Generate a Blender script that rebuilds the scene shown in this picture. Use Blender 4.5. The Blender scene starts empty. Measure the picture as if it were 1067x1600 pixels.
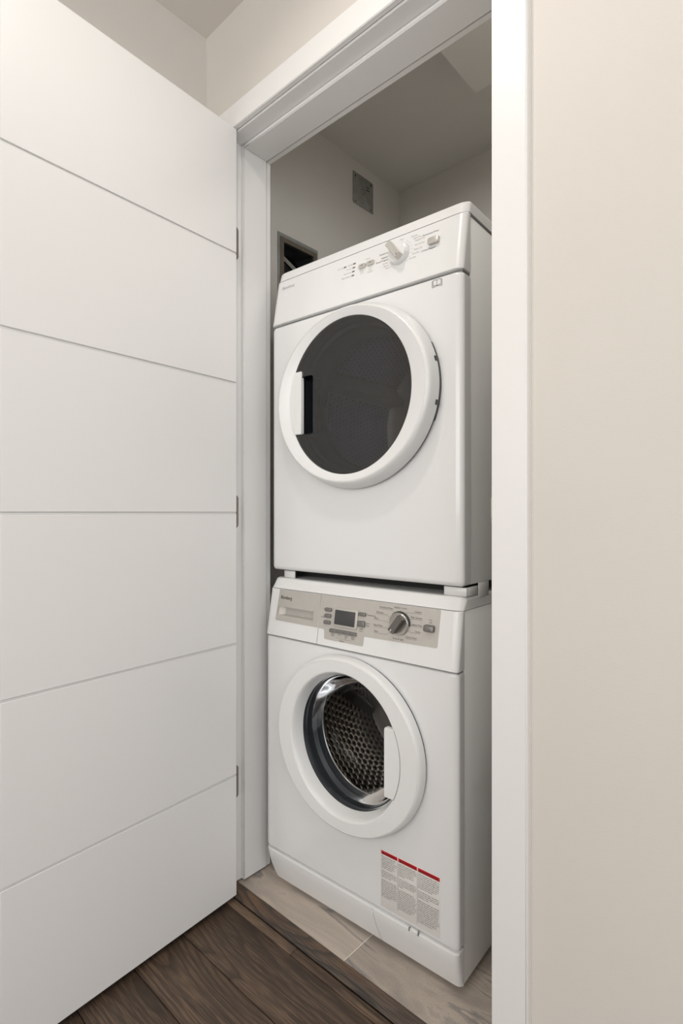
import bpy, bmesh, math, random
from mathutils import Vector
random.seed(7)
D = bpy.data
SC = bpy.context.scene
COL = SC.collection
ZC = 1.056                      # camera (eye) height above the hall floor

# ------------------------------------------------------------------ camera
cam = D.cameras.new('camera'); cam.sensor_fit = 'VERTICAL'; cam.sensor_height = 36
cam.lens = 843.6 / 1600 * 36; cam.clip_start = .02
co = D.objects.new('camera', cam); COL.objects.link(co)
co.location = (0, 0, ZC); co.rotation_euler = (math.pi/2, 0, math.radians(42.26))
SC.camera = co
# ------------------------------------------------------------------ world / lights / exposure
w = D.worlds.new('world'); SC.world = w; w.use_nodes = True
bg = w.node_tree.nodes['Background']; bg.inputs[0].default_value = (.96, .98, 1, 1); bg.inputs[1].default_value = 1.0
def area(name, loc, rot, size, power, col, shape='DISK', size_y=None, spread=180):
    l = D.lights.new(name, 'AREA'); l.shape = shape; l.size = size
    if size_y: l.size_y = size_y
    l.energy = power; l.color = col; l.spread = math.radians(spread)
    o = D.objects.new(name, l); COL.objects.link(o); o.location = loc; o.rotation_euler = rot
    return o
POTS = [(-.66, .40, 2.7), (.12, .42, 1.4)]
for x, y, p in POTS:
    area('ceiling_pot_light', (x, y, ZC+1.366), (0, 0, 0), .11, p, (1, .95, .885), spread=160)
area('closet_fill_light', (-.48, 1.26, ZC+1.243), (0, 0, 0), .20, 1.2, (1, .955, .90))  # unseen lamp, added to brighten the closet interior
area('rear_fill_light', (-.25, -2.45, 1.68), (math.radians(90), 0, 0), 2.6, 36, (1, .995, .99), 'RECTANGLE', 1.3)  # soft fill added behind the camera; no window is known there
area('hall_end_fill', (1.85, -.6, 1.5), (0, math.radians(90), 0), 1.9, 10, (.95, .98, 1), 'RECTANGLE', 2.4)  # soft fill added at the open end of the hall
SC.view_settings.view_transform = 'Standard'; SC.view_settings.look = 'None'
SC.view_settings.gamma = 1; SC.view_settings.use_curve_mapping = False
SC.view_settings.exposure = 0.24

# ------------------------------------------------------------------ materials
def mat(name, col, rough=.5, metal=0., bump=None, coat=0., spec=.5, var=None):
    m = D.materials.new(name); m.use_nodes = True
    nt = m.node_tree; b = nt.nodes['Principled BSDF']
    b.inputs['Base Color'].default_value = (*col, 1); b.inputs['Roughness'].default_value = rough
    b.inputs['Metallic'].default_value = metal; b.inputs['Coat Weight'].default_value = coat
    b.inputs['Specular IOR Level'].default_value = spec
    tc = nt.nodes.new('ShaderNodeTexCoord')
    if bump:
        n = nt.nodes.new('ShaderNodeTexNoise'); n.inputs['Scale'].default_value = bump[0]; n.inputs['Detail'].default_value = 3
        bp = nt.nodes.new('ShaderNodeBump'); bp.inputs['Strength'].default_value = bump[1]; bp.inputs['Distance'].default_value = bump[2]
        nt.links.new(tc.outputs['Object'], n.inputs['Vector']); nt.links.new(n.outputs['Fac'], bp.inputs['Height'])
        nt.links.new(bp.outputs['Normal'], b.inputs['Normal'])
    if var:
        n = nt.nodes.new('ShaderNodeTexNoise'); n.inputs['Scale'].default_value = var[0]; n.inputs['Detail'].default_value = 4
        r = nt.nodes.new('ShaderNodeValToRGB')
        r.color_ramp.elements[0].color = (*[c*(1-var[1]) for c in col], 1); r.color_ramp.elements[0].position = .3
        r.color_ramp.elements[1].color = (*[min(1, c*(1+var[1])) for c in col], 1); r.color_ramp.elements[1].position = .7
        nt.links.new(tc.outputs['Object'], n.inputs['Vector']); nt.links.new(n.outputs['Fac'], r.inputs['Fac'])
        nt.links.new(r.outputs['Color'], b.inputs['Base Color'])
    return m
M = {}
M['wall']   = mat('wall_paint', (.67, .632, .583), .65, bump=(260, .25, .0006), var=(3, .015))
M['ceil']   = mat('ceiling_paint', (.76, .72, .67), .8, bump=(220, .3, .0007), var=(3, .015))
M['closet'] = mat('closet_paint', (.67, .65, .61), .7, bump=(240, .25, .0006), var=(4, .02))
M['trim']   = mat('trim_paint', (.81, .80, .785), .36, bump=(90, .08, .0006))
M['door']   = mat('door_paint', (.80, .785, .765), .42, bump=(140, .08, .0005))
M['enamel'] = mat('white_enamel', (.80, .80, .795), .22, bump=(60, .02, .0005), coat=.3)
M['plastic']= mat('white_plastic', (.80, .80, .79), .3, bump=(120, .03, .0004), coat=.2)
M['side']   = mat('side_sheet_enamel', (.78, .78, .76), .3, bump=(60, .03, .0005))
M['gap']    = mat('shadow_gap_black', (.03, .03, .03), .8, bump=(50, .1, .001))  # near-black: shade of gaps and slots as colour, plus pan and rails
M['seam']   = mat('seam_grey', (.22, .22, .22), .6, bump=(50, .1, .001))
M['rim']    = mat('blue_grey_shade', (.07, .08, .10), .4, bump=(50, .1, .001))  # shade behind the machine doors put into a colour
M['silver'] = mat('silver_plastic', (.52, .495, .455), .42, .2, bump=(500, .05, .0003), var=(60, .02))
M['btn']    = mat('grey_button', (.20, .19, .18), .35, .4, bump=(300, .05, .0003))
M['chrome'] = mat('brushed_metal', (.55, .53, .50), .28, .9, bump=(300, .1, .0003))
M['knobdk'] = mat('dark_satin_metal', (.20, .19, .18), .3, .7, bump=(300, .08, .0003))
M['lightbtn'] = mat('pale_metal_button', (.58, .56, .52), .3, .4, bump=(300, .05, .0003))
M['display']= mat('display_glass', (.055, .055, .055), .3, bump=(30, .02, .0003))
M['ink']    = mat('grey_print', (.12, .11, .10), .6, bump=(30, .02, .0002))
M['inkl']   = mat('light_grey_print', (.42, .40, .37), .6, bump=(30, .02, .0002))
M['inkd']   = mat('black_print', (.02, .02, .02), .5, bump=(30, .02, .0002))
M['red']    = mat('red_print', (.58, .012, .02), .45, bump=(30, .02, .0002))
M['label']  = mat('clear_label_film', (.76, .74, .71), .4, bump=(30, .02, .0002))
M['rubber'] = mat('dark_door_gasket', (.035, .038, .042), .35, bump=(30, .1, .001))
M['liner']  = mat('dark_drum_liner', (.06, .058, .055), .4, bump=(30, .1, .001))
M['black']  = mat('black_gloss_plastic', (.006, .007, .010), .12, bump=(30, .02, .0002))
M['galv']   = mat('galvanised_steel', (.34, .345, .33), .5, .5, bump=(40, .15, .0006), var=(30, .12))
M['duct']   = mat('dark_duct_metal', (.10, .10, .10), .5, .5, bump=(20, .2, .001), var=(20, .2))
M['brown']  = mat('bronze_frame_metal', (.17, .145, .12), .5, .4, bump=(60, .1, .0006), var=(40, .15))
M['strap']  = mat('grey_strap', (.30, .29, .27), .5, .3, bump=(60, .1, .0006))
M['grout']  = mat('pale_grout', (.78, .71, .62), .9, bump=(300, .4, .0006))
M['sub']    = mat('dark_subfloor', (.035, .028, .022), .9, bump=(30, .2, .001))
M['hinge']  = mat('bronze_hinge', (.23, .205, .17), .4, .6, bump=(100, .1, .0004))
M['brass']  = mat('polished_nickel', (.70, .64, .56), .25, .9, bump=(100, .05, .0004))
M['yellow'] = mat('olive_sticker', (.10, .10, .035), .5, bump=(30, .02, .0002))

def wood(name, base, dark, light, scale=1., xs=1.):
    m = D.materials.new(name); m.use_nodes = True; nt = m.node_tree; N = nt.nodes.new; Lk = nt.links.new
    b = nt.nodes['Principled BSDF']; b.inputs['Roughness'].default_value = .5; b.inputs['Specular IOR Level'].default_value = .35
    tc = N('ShaderNodeTexCoord'); oi = N('ShaderNodeObjectInfo')
    mp = N('ShaderNodeMapping'); mp.inputs['Scale'].default_value = (1.0*xs, 6.5, 6.5)
    add = N('ShaderNodeVectorMath'); add.operation = 'ADD'
    sc = N('ShaderNodeVectorMath'); sc.operation = 'SCALE'; sc.inputs[0].default_value = (13, 7, 3)
    Lk(oi.outputs['Random'], sc.inputs['Scale']); Lk(tc.outputs['Object'], mp.inputs['Vector'])
    Lk(mp.outputs['Vector'], add.inputs[0]); Lk(sc.outputs[0], add.inputs[1])
    # cathedral grain: contour lines of a stretched smooth noise
    n1 = N('ShaderNodeTexNoise'); n1.inputs['Scale'].default_value = 1.25*scale; n1.inputs['Detail'].default_value = 1.2; n1.inputs['Roughness'].default_value = .3
    Lk(add.outputs[0], n1.inputs['Vector'])
    nw = N('ShaderNodeTexNoise'); nw.inputs['Scale'].default_value = 9*scale; nw.inputs['Detail'].default_value = 2
    Lk(add.outputs[0], nw.inputs['Vector'])
    mm = N('ShaderNodeMath'); mm.operation = 'MULTIPLY_ADD'; mm.inputs[1].default_value = .035
    Lk(nw.outputs['Fac'], mm.inputs[0]); Lk(n1.outputs['Fac'], mm.inputs[2])
    mu = N('ShaderNodeMath'); mu.operation = 'MULTIPLY'; mu.inputs[1].default_value = 19
    Lk(mm.outputs[0], mu.inputs[0])
    fr = N('ShaderNodeMath'); fr.operation = 'FRACT'; Lk(mu.outputs[0], fr.inputs[0])
    rr = N('ShaderNodeValToRGB'); e = rr.color_ramp.elements
    e[0].position = 0; e[0].color = (.9, .9, .9, 1); e[1].position = .90; e[1].color = (.1, .1, .1, 1)
    x = rr.color_ramp.elements.new(.22); x.color = (.55, .55, .55, 1); x = rr.color_ramp.elements.new(.42); x.color = (0, 0, 0, 1)
    x = rr.color_ramp.elements.new(.75); x.color = (0, 0, 0, 1); x = rr.color_ramp.elements.new(1); x.color = (.8, .8, .8, 1)
    Lk(fr.outputs[0], rr.inputs['Fac'])
    # fine pores
    mp2 = N('ShaderNodeMapping'); mp2.inputs['Scale'].default_value = (16*xs, 330, 330); Lk(tc.outputs['Object'], mp2.inputs['Vector'])
    add2 = N('ShaderNodeVectorMath'); add2.operation = 'ADD'; Lk(mp2.outputs['Vector'], add2.inputs[0]); Lk(sc.outputs[0], add2.inputs[1])
    n2 = N('ShaderNodeTexNoise'); n2.inputs['Scale'].default_value = 1; n2.inputs['Detail'].default_value = 3; Lk(add2.outputs[0], n2.inputs['Vector'])
    r2 = N('ShaderNodeValToRGB'); r2.color_ramp.elements[0].position = .42; r2.color_ramp.elements[0].color = (*dark, 1)
    r2.color_ramp.elements[1].position = .62; r2.color_ramp.elements[1].color = (*base, 1)
    Lk(n2.outputs['Fac'], r2.inputs['Fac'])
    n3 = N('ShaderNodeTexNoise'); n3.inputs['Scale'].default_value = 2.2; n3.inputs['Detail'].default_value = 3; Lk(add.outputs[0], n3.inputs['Vector'])
    r3 = N('ShaderNodeValToRGB'); r3.color_ramp.elements[0].position = .45; r3.color_ramp.elements[1].position = .75
    Lk(n3.outputs['Fac'], r3.inputs['Fac'])
    m1 = N('ShaderNodeMix'); m1.data_type = 'RGBA'; m1.inputs[7].default_value = (*light, 1)
    hf = N('ShaderNodeMath'); hf.operation = 'MULTIPLY'; hf.inputs[1].default_value = .55; Lk(r3.outputs['Color'], hf.inputs[0])
    Lk(hf.outputs[0], m1.inputs[0]); Lk(r2.outputs['Color'], m1.inputs[6])
    m2 = N('ShaderNodeMix'); m2.data_type = 'RGBA'; m2.inputs[7].default_value = (*dark, 1)
    gf = N('ShaderNodeMath'); gf.operation = 'MULTIPLY'; gf.inputs[1].default_value = 1.0; Lk(rr.outputs['Color'], gf.inputs[0])
    Lk(gf.outputs[0], m2.inputs[0]); Lk(m1.outputs[2], m2.inputs[6])
    hs = N('ShaderNodeHueSaturation'); vr = N('ShaderNodeMapRange'); vr.inputs[3].default_value = .9; vr.inputs[4].default_value = 1.12
    Lk(oi.outputs['Random'], vr.inputs[0]); Lk(vr.outputs[0], hs.inputs['Value']); Lk(m2.outputs[2], hs.inputs['Color'])
    Lk(hs.outputs['Color'], b.inputs['Base Color'])
    bp = N('ShaderNodeBump'); bp.inputs['Strength'].default_value = .35; bp.inputs['Distance'].default_value = .0006; bp.invert = True
    Lk(rr.outputs['Color'], bp.inputs['Height']); Lk(bp.outputs['Normal'], b.inputs['Normal'])
    return m
M['oak'] = wood('fumed_oak', (.155, .102, .068), (.062, .043, .032), (.205, .138, .092))
M['oakstrip'] = wood('fumed_oak_reducer', (.105, .080, .062), (.042, .036, .033), (.20, .105, .052), 1.3)

def tile_mat():
    m = D.materials.new('streaked_porcelain'); m.use_nodes = True; nt = m.node_tree; N = nt.nodes.new; Lk = nt.links.new
    b = nt.nodes['Principled BSDF']; b.inputs['Roughness'].default_value = .38
    tc = N('ShaderNodeTexCoord'); oi = N('ShaderNodeObjectInfo')
    mp = N('ShaderNodeMapping'); mp.inputs['Scale'].default_value = (1.6, 6.5, 6.5); mp.inputs['Rotation'].default_value = (0, 0, math.radians(-10))
    sc = N('ShaderNodeVectorMath'); sc.operation = 'SCALE'; sc.inputs[0].default_value = (5, 9, 3); Lk(oi.outputs['Random'], sc.inputs['Scale'])
    add = N('ShaderNodeVectorMath'); add.operation = 'ADD'; Lk(tc.outputs['Object'], mp.inputs['Vector']); Lk(mp.outputs['Vector'], add.inputs[0]); Lk(sc.outputs[0], add.inputs[1])
    n = N('ShaderNodeTexNoise'); n.inputs['Scale'].default_value = 1.6; n.inputs['Detail'].default_value = 5; n.inputs['Distortion'].default_value = .6
    Lk(add.outputs[0], n.inputs['Vector'])
    r = N('ShaderNodeValToRGB'); e = r.color_ramp.elements
    e[0].position = .3; e[0].color = (.26, .225, .20, 1); e[1].position = .72; e[1].color = (.55, .455, .37, 1)
    for p, c in ((.46, (.42, .36, .305, 1)), (.495, (.22, .205, .195, 1)), (.52, (.46, .39, .33, 1)), (.60, (.37, .32, .275, 1))):
        x = e.new(p); x.color = c
    Lk(n.outputs['Fac'], r.inputs['Fac'])
    f = N('ShaderNodeTexNoise'); f.inputs['Scale'].default_value = 420; f.inputs['Detail'].default_value = 2; Lk(tc.outputs['Object'], f.inputs['Vector'])
    mx = N('ShaderNodeMix'); mx.data_type = 'RGBA'; mx.blend_type = 'OVERLAY'; mx.inputs[0].default_value = .35
    Lk(r.outputs['Color'], mx.inputs[6]); Lk(f.outputs['Fac'], mx.inputs[7]); Lk(mx.outputs[2], b.inputs['Base Color'])
    bp = N('ShaderNodeBump'); bp.inputs['Strength'].default_value = .15; bp.inputs['Distance'].default_value = .0005
    Lk(f.outputs['Fac'], bp.inputs['Height']); Lk(bp.outputs['Normal'], b.inputs['Normal'])
    return m
M['tile'] = tile_mat()

def glass_mat(name, tint, veil, vcol, rough=.03, ior=1.5):
    """thin pane: transparent tint + faint surface veil + fresnel reflection"""
    m = D.materials.new(name); m.use_nodes = True; nt = m.node_tree; N = nt.nodes.new; Lk = nt.links.new
    nt.nodes.remove(nt.nodes['Principled BSDF']); out = nt.nodes['Material Output']
    t = N('ShaderNodeBsdfTransparent'); t.inputs[0].default_value = (*tint, 1)
    d = N('ShaderNodeBsdfDiffuse'); d.inputs[0].default_value = (*vcol, 1)
    a = N('ShaderNodeMixShader'); a.inputs[0].default_value = veil; Lk(t.outputs[0], a.inputs[1]); Lk(d.outputs[0], a.inputs[2])
    g = N('ShaderNodeBsdfGlossy'); g.inputs['Roughness'].default_value = rough
    f = N('ShaderNodeFresnel'); f.inputs[0].default_value = ior
    tc = N('ShaderNodeTexCoord'); n = N('ShaderNodeTexNoise'); n.inputs['Scale'].default_value = 6
    bp = N('ShaderNodeBump'); bp.inputs['Strength'].default_value = .02; bp.inputs['Distance'].default_value = .001
    Lk(tc.outputs['Object'], n.inputs['Vector']); Lk(n.outputs['Fac'], bp.inputs['Height']); Lk(bp.outputs['Normal'], g.inputs['Normal'])
    s = N('ShaderNodeMixShader'); Lk(f.outputs[0], s.inputs[0]); Lk(a.outputs[0], s.inputs[1]); Lk(g.outputs[0], s.inputs[2])
    Lk(s.outputs[0], out.inputs[0])
    return m
M['smoked'] = glass_mat('smoked_dryer_glass', (.60, .59, .58), .24, (.085, .083, .08))
M['bowl']   = glass_mat('clear_bowl_glass', (.86, .88, .90), .0, (.1, .1, .1), .04, 1.22)

def drum_mat(name, base, dot, nu, nv, metal, rough, hole=.30):
    """sheet metal with rows of round perforations, UV laid"""
    m = D.materials.new(name); m.use_nodes = True; nt = m.node_tree; N = nt.nodes.new; Lk = nt.links.new
    b = nt.nodes['Principled BSDF']; b.inputs['Metallic'].default_value = metal; b.inputs['Roughness'].default_value = rough
    uv = N('ShaderNodeTexCoord'); sp = N('ShaderNodeSeparateXYZ'); Lk(uv.outputs['UV'], sp.inputs[0])
    def math_(op, a, c=None, d=None):
        q = N('ShaderNodeMath'); q.operation = op
        for i, v in enumerate((a, c, d)):
            if v is None: continue
            if isinstance(v, (int, float)): q.inputs[i].default_value = v
            else: Lk(v, q.inputs[i])
        return q.outputs[0]
    v = math_('MULTIPLY', sp.outputs['Y'], nv); row = math_('FLOOR', v); off = math_('MULTIPLY', math_('MODULO', row, 2), .5)
    u = math_('ADD', math_('MULTIPLY', sp.outputs['X'], nu), off)
    du = math_('SUBTRACT', math_('FRACT', u), .5); dv = math_('SUBTRACT', math_('FRACT', v), .5)
    r = math_('SQRT', math_('ADD', math_('MULTIPLY', du, du), math_('MULTIPLY', dv, dv)))
    msk = math_('LESS_THAN', r, hole)
    mx = N('ShaderNodeMix'); mx.data_type = 'RGBA'; mx.inputs[6].default_value = (*base, 1); mx.inputs[7].default_value = (*dot, 1)
    Lk(msk, mx.inputs[0]); Lk(mx.outputs[2], b.inputs['Base Color'])
    Lk(math_('MULTIPLY', math_('SUBTRACT', 1., msk), metal), b.inputs['Metallic'])
    return m
M['wdrum'] = drum_mat('perforated_steel_drum', (.62, .555, .48), (.006, .006, .006), 74, 18, .95, .22, .25)
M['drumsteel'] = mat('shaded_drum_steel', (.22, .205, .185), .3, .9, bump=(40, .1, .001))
M['ddrum'] = drum_mat('perforated_dryer_drum', (.42, .41, .40), (.02, .02, .02), 120, 24, .6, .4, .2)

# ------------------------------------------------------------------ helpers
def link(name, verts, faces, m, parent=None, smooth=False, kind=None, up=True, edges=None):
    me = D.meshes.new(name)
    off = parent_world(parent)
    z0 = ZC if up else 0
    me.from_pydata([(x-off[0], y-off[1], z+z0-off[2]) for x, y, z in verts], [], faces)
    me.materials.append(M[m] if isinstance(m, str) else m)
    bm = bmesh.new(); bm.from_mesh(me); bmesh.ops.recalc_face_normals(bm, faces=bm.faces); bm.to_mesh(me); bm.free()
    if smooth:
        me.polygons.foreach_set('use_smooth', [True]*len(me.polygons))
        me.set_sharp_from_angle(angle=math.radians(smooth if smooth is not True else 35))
    me.update()
    o = D.objects.new(name, me); COL.objects.link(o)
    if parent: o.parent = parent
    if kind: o['kind'] = kind
    return o
def parent_world(p):
    v = Vector((0, 0, 0))
    while p: v = v + Vector(p.location); p = p.parent
    return v
def thing(name, label, cat, loc, group=None):
    o = D.objects.new(name, None); COL.objects.link(o); o.location = (loc[0], loc[1], loc[2]+ZC)
    o.empty_display_size = .05; o['label'] = label; o['category'] = cat
    if group: o['group'] = group
    return o
def struct(name, label=None, loc=(0, 0, 0)):
    o = D.objects.new(name, None); COL.objects.link(o); o.location = (loc[0], loc[1], loc[2]+ZC); o.empty_display_size = .05
    o['kind'] = 'structure'
    if label: o['label'] = label
    return o
def boxvf(x0, x1, y0, y1, z0, z1):
    v = [(x, y, z) for x in (x0, x1) for y in (y0, y1) for z in (z0, z1)]
    return v, [(0, 1, 3, 2), (4, 6, 7, 5), (0, 4, 5, 1), (2, 3, 7, 6), (0, 2, 6, 4), (1, 5, 7, 3)]
def boxes(name, lst, m, parent=None, bevel=0, kind=None, seg=2):
    V = []; F = []
    for b in lst:
        v, f = boxvf(*b); n = len(V); V += v; F += [tuple(i+n for i in q) for q in f]
    o = link(name, V, F, m, parent, kind=kind)
    if bevel:
        bm = bmesh.new(); bm.from_mesh(o.data)
        bmesh.ops.bevel(bm, geom=bm.edges[:], offset=bevel, segments=seg, affect='EDGES', clamp_overlap=True)
        bm.to_mesh(o.data); bm.free()
        o.data.polygons.foreach_set('use_smooth', [True]*len(o.data.polygons)); o.data.set_sharp_from_angle(angle=math.radians(50))
    return o
def box(name, x0, x1, y0, y1, z0, z1, m, parent=None, bevel=0, kind=None, seg=2):
    return boxes(name, [(x0, x1, y0, y1, z0, z1)], m, parent, bevel, kind, seg)
def loft(name, loops, m, parent=None, cap0=True, cap1=True, smooth=35, kind=None):
    n = len(loops[0]); V = [p for l in loops for p in l]; F = []
    for i in range(len(loops)-1):
        for j in range(n):
            k = (j+1) % n
            F.append((i*n+j, i*n+k, (i+1)*n+k, (i+1)*n+j))
    if cap0: F.append(tuple(range(n)))
    if cap1: F.append(tuple(range((len(loops)-1)*n, len(loops)*n)))
    return link(name, V, F, m, parent, smooth, kind)
def rrect(x0, x1, z0, z1, rc, ns=6, nc=5):
    """closed loop, always 4*(ns+nc) points"""
    rc = min(rc, (x1-x0)/2-1e-5, (z1-z0)/2-1e-5); P = []
    cs = [(x1-rc, z1-rc, 0), (x0+rc, z1-rc, 90), (x0+rc, z0+rc, 180), (x1-rc, z0+rc, 270)]
    for q in range(4):
        cx, cz, a0 = cs[q]
        for k in range(nc):
            a = math.radians(a0+90*k/(nc-1)); P.append((cx+rc*math.cos(a), cz+rc*math.sin(a)))
        nx = cs[(q+1) % 4]; a = math.radians(a0+90)
        A = (cx+rc*math.cos(a), cz+rc*math.sin(a)); B = (nx[0]+rc*math.cos(a), nx[1]+rc*math.sin(a))
        for k in range(1, ns+1):
            t = k/(ns+1); P.append((A[0]+(B[0]-A[0])*t, A[1]+(B[1]-A[1])*t))
    return P
def ell(cx, cz, ax, az, y, n=96, a0=0):
    return [(cx+ax*math.cos(2*math.pi*k/n+a0), y, cz+az*math.sin(2*math.pi*k/n+a0)) for k in range(n)]
def spin(name, prof, c, m, parent=None, cap0=False, cap1=False, smooth=40, n=96):
    """prof: (ax, az, y) rows, elliptical surface of revolution about the Y direction"""
    return loft(name, [ell(c[0], c[1], ax, az, y, n) for ax, az, y in prof], m, parent, cap0, cap1, smooth)
def plate(name, x0, x1, z0, z1, rc, h, prof, m, parent=None, bev=.0006, base=0., ns=2, nc=4):
    """raised rounded plate lying on the front surface y=prof(z)"""
    L = []
    if isinstance(prof, Face) and prof.xt:
        cx, cz = prof.m((x0+x1)/2, (z0+z1)/2); hx_, hz_ = (x1-x0)/2*.985, (z1-z0)/2*.99
        x0, x1, z0, z1 = cx-hx_, cx+hx_, cz-hz_, cz+hz_
    for inset, n in ((0, base-.0004), (0, base+h-bev), (bev*.3, base+h-bev*.3), (bev, base+h)):
        L.append([(x, prof(z)-n, z) for x, z in rrect(x0+inset, x1-inset, z0+inset, z1-inset, max(rc-inset, .0001), ns, nc)])
    return loft(name, L, m, parent, True, True)
def poly(name, pts, h, prof, m, parent=None, base=0.):
    pts = [prof.m(*p) for p in pts]; a = [(x, prof(z)-base, z) for x, z in pts]; b = [(x, prof(z)-base-h, z) for x, z in pts]
    return loft(name, [a, b], m, parent, True, True, smooth=False)
def rings(name, outer, holes, h, prof, m, parent=None, base=0.):
    """flat plate with holes, triangulated, with thickness h"""
    bm = bmesh.new(); off = parent_world(parent)
    def V(p, n): return bm.verts.new((p[0]-off[0], prof(p[1])-n-off[1], p[1]+ZC-off[2]))
    ed = []
    for lp in [outer]+holes:
        vs = [V(p, base+h) for p in lp]; bk = [V(p, base) for p in lp]
        for i in range(len(vs)):
            j = (i+1) % len(vs); ed.append(bm.edges.new((vs[i], vs[j]))); bm.faces.new((vs[i], vs[j], bk[j], bk[i]))
    bmesh.ops.triangle_fill(bm, use_beauty=True, use_dissolve=False, edges=ed)
    bmesh.ops.recalc_face_normals(bm, faces=bm.faces)
    me = D.meshes.new(name); bm.to_mesh(me); bm.free(); me.materials.append(M[m])
    o = D.objects.new(name, me); COL.objects.link(o); o.parent = parent
    return o
def text(name, s, x, z, size, prof, m, parent, align='LEFT', n=.0005, sx=1., extrude=0):
    cu = D.curves.new('t', 'FONT'); cu.body = s; cu.size = size; cu.align_x = align; cu.resolution_u = 2
    x, z = prof.m(x, z)
    to = D.objects.new('t', cu); me0 = to.to_mesh()
    V = [(x+v.co.x*sx, prof(z+v.co.y)-n, z+v.co.y) for v in me0.vertices]; F = [tuple(p.vertices) for p in me0.polygons]
    to.to_mesh_clear(); D.objects.remove(to); D.curves.remove(cu)
    if not F: return None
    return link(name, V, F, m, parent)
def line(pts, wd, prof, n=.0005):
    """thin printed polyline -> verts, faces"""
    V = []; F = []; pts = [prof.m(*p) for p in pts]
    for (x0, z0), (x1, z1) in zip(pts[:-1], pts[1:]):
        dx, dz = x1-x0, z1-z0; l = math.hypot(dx, dz); nx, nz = -dz/l*wd/2, dx/l*wd/2; k = len(V)
        for a, b in ((x0+nx, z0+nz), (x1+nx, z1+nz), (x1-nx, z1-nz), (x0-nx, z0-nz)): V.append((a, prof(b)-n, b))
        F.append((k, k+1, k+2, k+3))
    return V, F
def printed(name, polys, wd, prof, m, parent, kind=None, n=.0005):
    V = []; F = []
    for p in polys:
        v, f = line(p, wd, prof, n); k = len(V); V += v; F += [tuple(i+k for i in q) for q in f]
    return link(name, V, F, m, parent, kind=kind)
def tube(name, pts, r, m, parent, n=10):
    L = []
    for i, p in enumerate(pts):
        a = Vector(pts[max(i-1, 0)]); b = Vector(pts[min(i+1, len(pts)-1)]); d = (b-a).normalized()
        u = d.orthogonal().normalized(); v = d.cross(u)
        L.append([tuple(Vector(p)+r*(math.cos(t)*u+math.sin(t)*v)) for t in [2*math.pi*k/n for k in range(n)]])
    return loft(name, L, m, parent)

# ================================================================== STRUCTURE
FL, TZ = -1.056, -1.044          # hall floor, closet tile (relative to the eye)
HC, CC = 1.379, 1.346            # hall ceiling, closet ceiling
WL = -1.350                      # left wall plane (hall and closet share it)
YW, YI, YB = .900, 1.030, 1.850  # closet wall face, its inner face, closet back wall
# ---- hall floor of oak planks
fl = struct('floor', 'dark brown oak plank floor of the hall', (0, .3, FL))
box('subfloor', WL-.1, 1.9, -2.55, .931, FL-.03, FL-.0125, 'sub', fl)
pi = 0
rows = [(.8715, .8965, [-1.348, -.958, .4, 1.9]), (.7335, .8700, None), (.6020, .7320, None)]
y = .6005
while y > -2.4: rows.append((y-.1300, y, None)); y -= .1315
cuts = [[-1.348, .35, 1.9], [-1.348, -.32, 1.2, 1.9], [-1.348, .1, 1.9], [-1.348, -.6, 1.0, 1.9]]
for i, (a, b, cs) in enumerate(rows):
    if cs is None: cs = cuts[i % 4]
    for c0, c1 in zip(cs[:-1], cs[1:]):
        # local origin at the plank so that its grain differs
        e = D.objects.new('plank', None)
        dz = random.uniform(-.00015, .00015)
        o = box('plank', c0+.0004, c1-.0004, a, b-.0006, FL-.012, FL+dz, 'oak', fl, bevel=.0008, seg=1)
        D.objects.remove(e)
# ---- closet floor of large porcelain tiles
cf = struct('floor.001', 'grey brown streaked porcelain tiles on the closet floor', (-.8, 1.4, TZ))
box('grout_bed', WL-.1, -.30, .931, YB+.1, TZ-.04, TZ-.0012, 'grout', cf)
for x0, x1 in ((WL+.001, -.8433), (-.8401, -.301)):
    for y0, y1 in ((.932, 1.530), (1.533, YB-.001)):
        box('tile', x0, x1, y0, y1, TZ-.012, TZ, 'tile', cf, bevel=.0007, seg=1)
# ---- oak reducer strip between the two floors
st = [[(x, .8975, FL), (x, .8975, FL+.0028), (x, .8985, FL+.0038), (x, .929, TZ+.0012), (x, .9318, TZ+.0006), (x, .9318, FL)] for x in (-1.30, -.9, -.4)]
o = loft('trim_1', st, 'oakstrip', None, smooth=20); o['kind'] = 'structure'; o['label'] = 'sloping dark oak strip along the edge of the closet tiles'
# ---- walls
o = box('wall_left', WL-.1, WL, -2.55, YW, FL, HC, 'wall', kind='structure')
# the closet's left wall has an opening for the recessed duct box
VB = (1.184, 1.346, .53, .907)
o = boxes('wall_closet_left', [(WL-.1, WL, YW, VB[0], FL, HC), (WL-.1, WL, VB[1], YB, FL, HC), (WL-.1, WL, VB[0], VB[1], FL, VB[2]), (WL-.1, WL, VB[0], VB[1], VB[3], HC)], 'closet', kind='structure')
o = box('wall_closet_back', WL-.1, -.30, YB, YB+.1, FL, HC, 'closet', kind='structure')
o = box('wall_closet_right', -.330, -.30, YI, YB, FL, HC, 'closet', kind='structure')
OXL, OXR, OZ = -1.262, -.432, 1.059
o = boxes('wall_front', [(WL, OXL, YW, YI, FL, HC), (OXR, 1.9, YW, YI, FL, HC), (OXL, OXR, YW, YI, OZ, HC)], 'wall', kind='structure')
o = box('wall_behind', WL-.1, 1.9, -2.65, -2.55, FL, HC, 'wall', kind='structure')
o = box('ceiling', WL-.1, 1.9, -2.65, YW, HC, HC+.1, 'ceil', kind='structure')
o = box('ceiling.001', WL, -.30, YI, YB, CC, CC+.03, 'closet', kind='structure')
o = box('trim_2', -.787, -.331, YI+.001, 1.460, 1.250, CC, 'closet', kind='structure'); o['label'] = 'boxed bulkhead under the closet ceiling'

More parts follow.
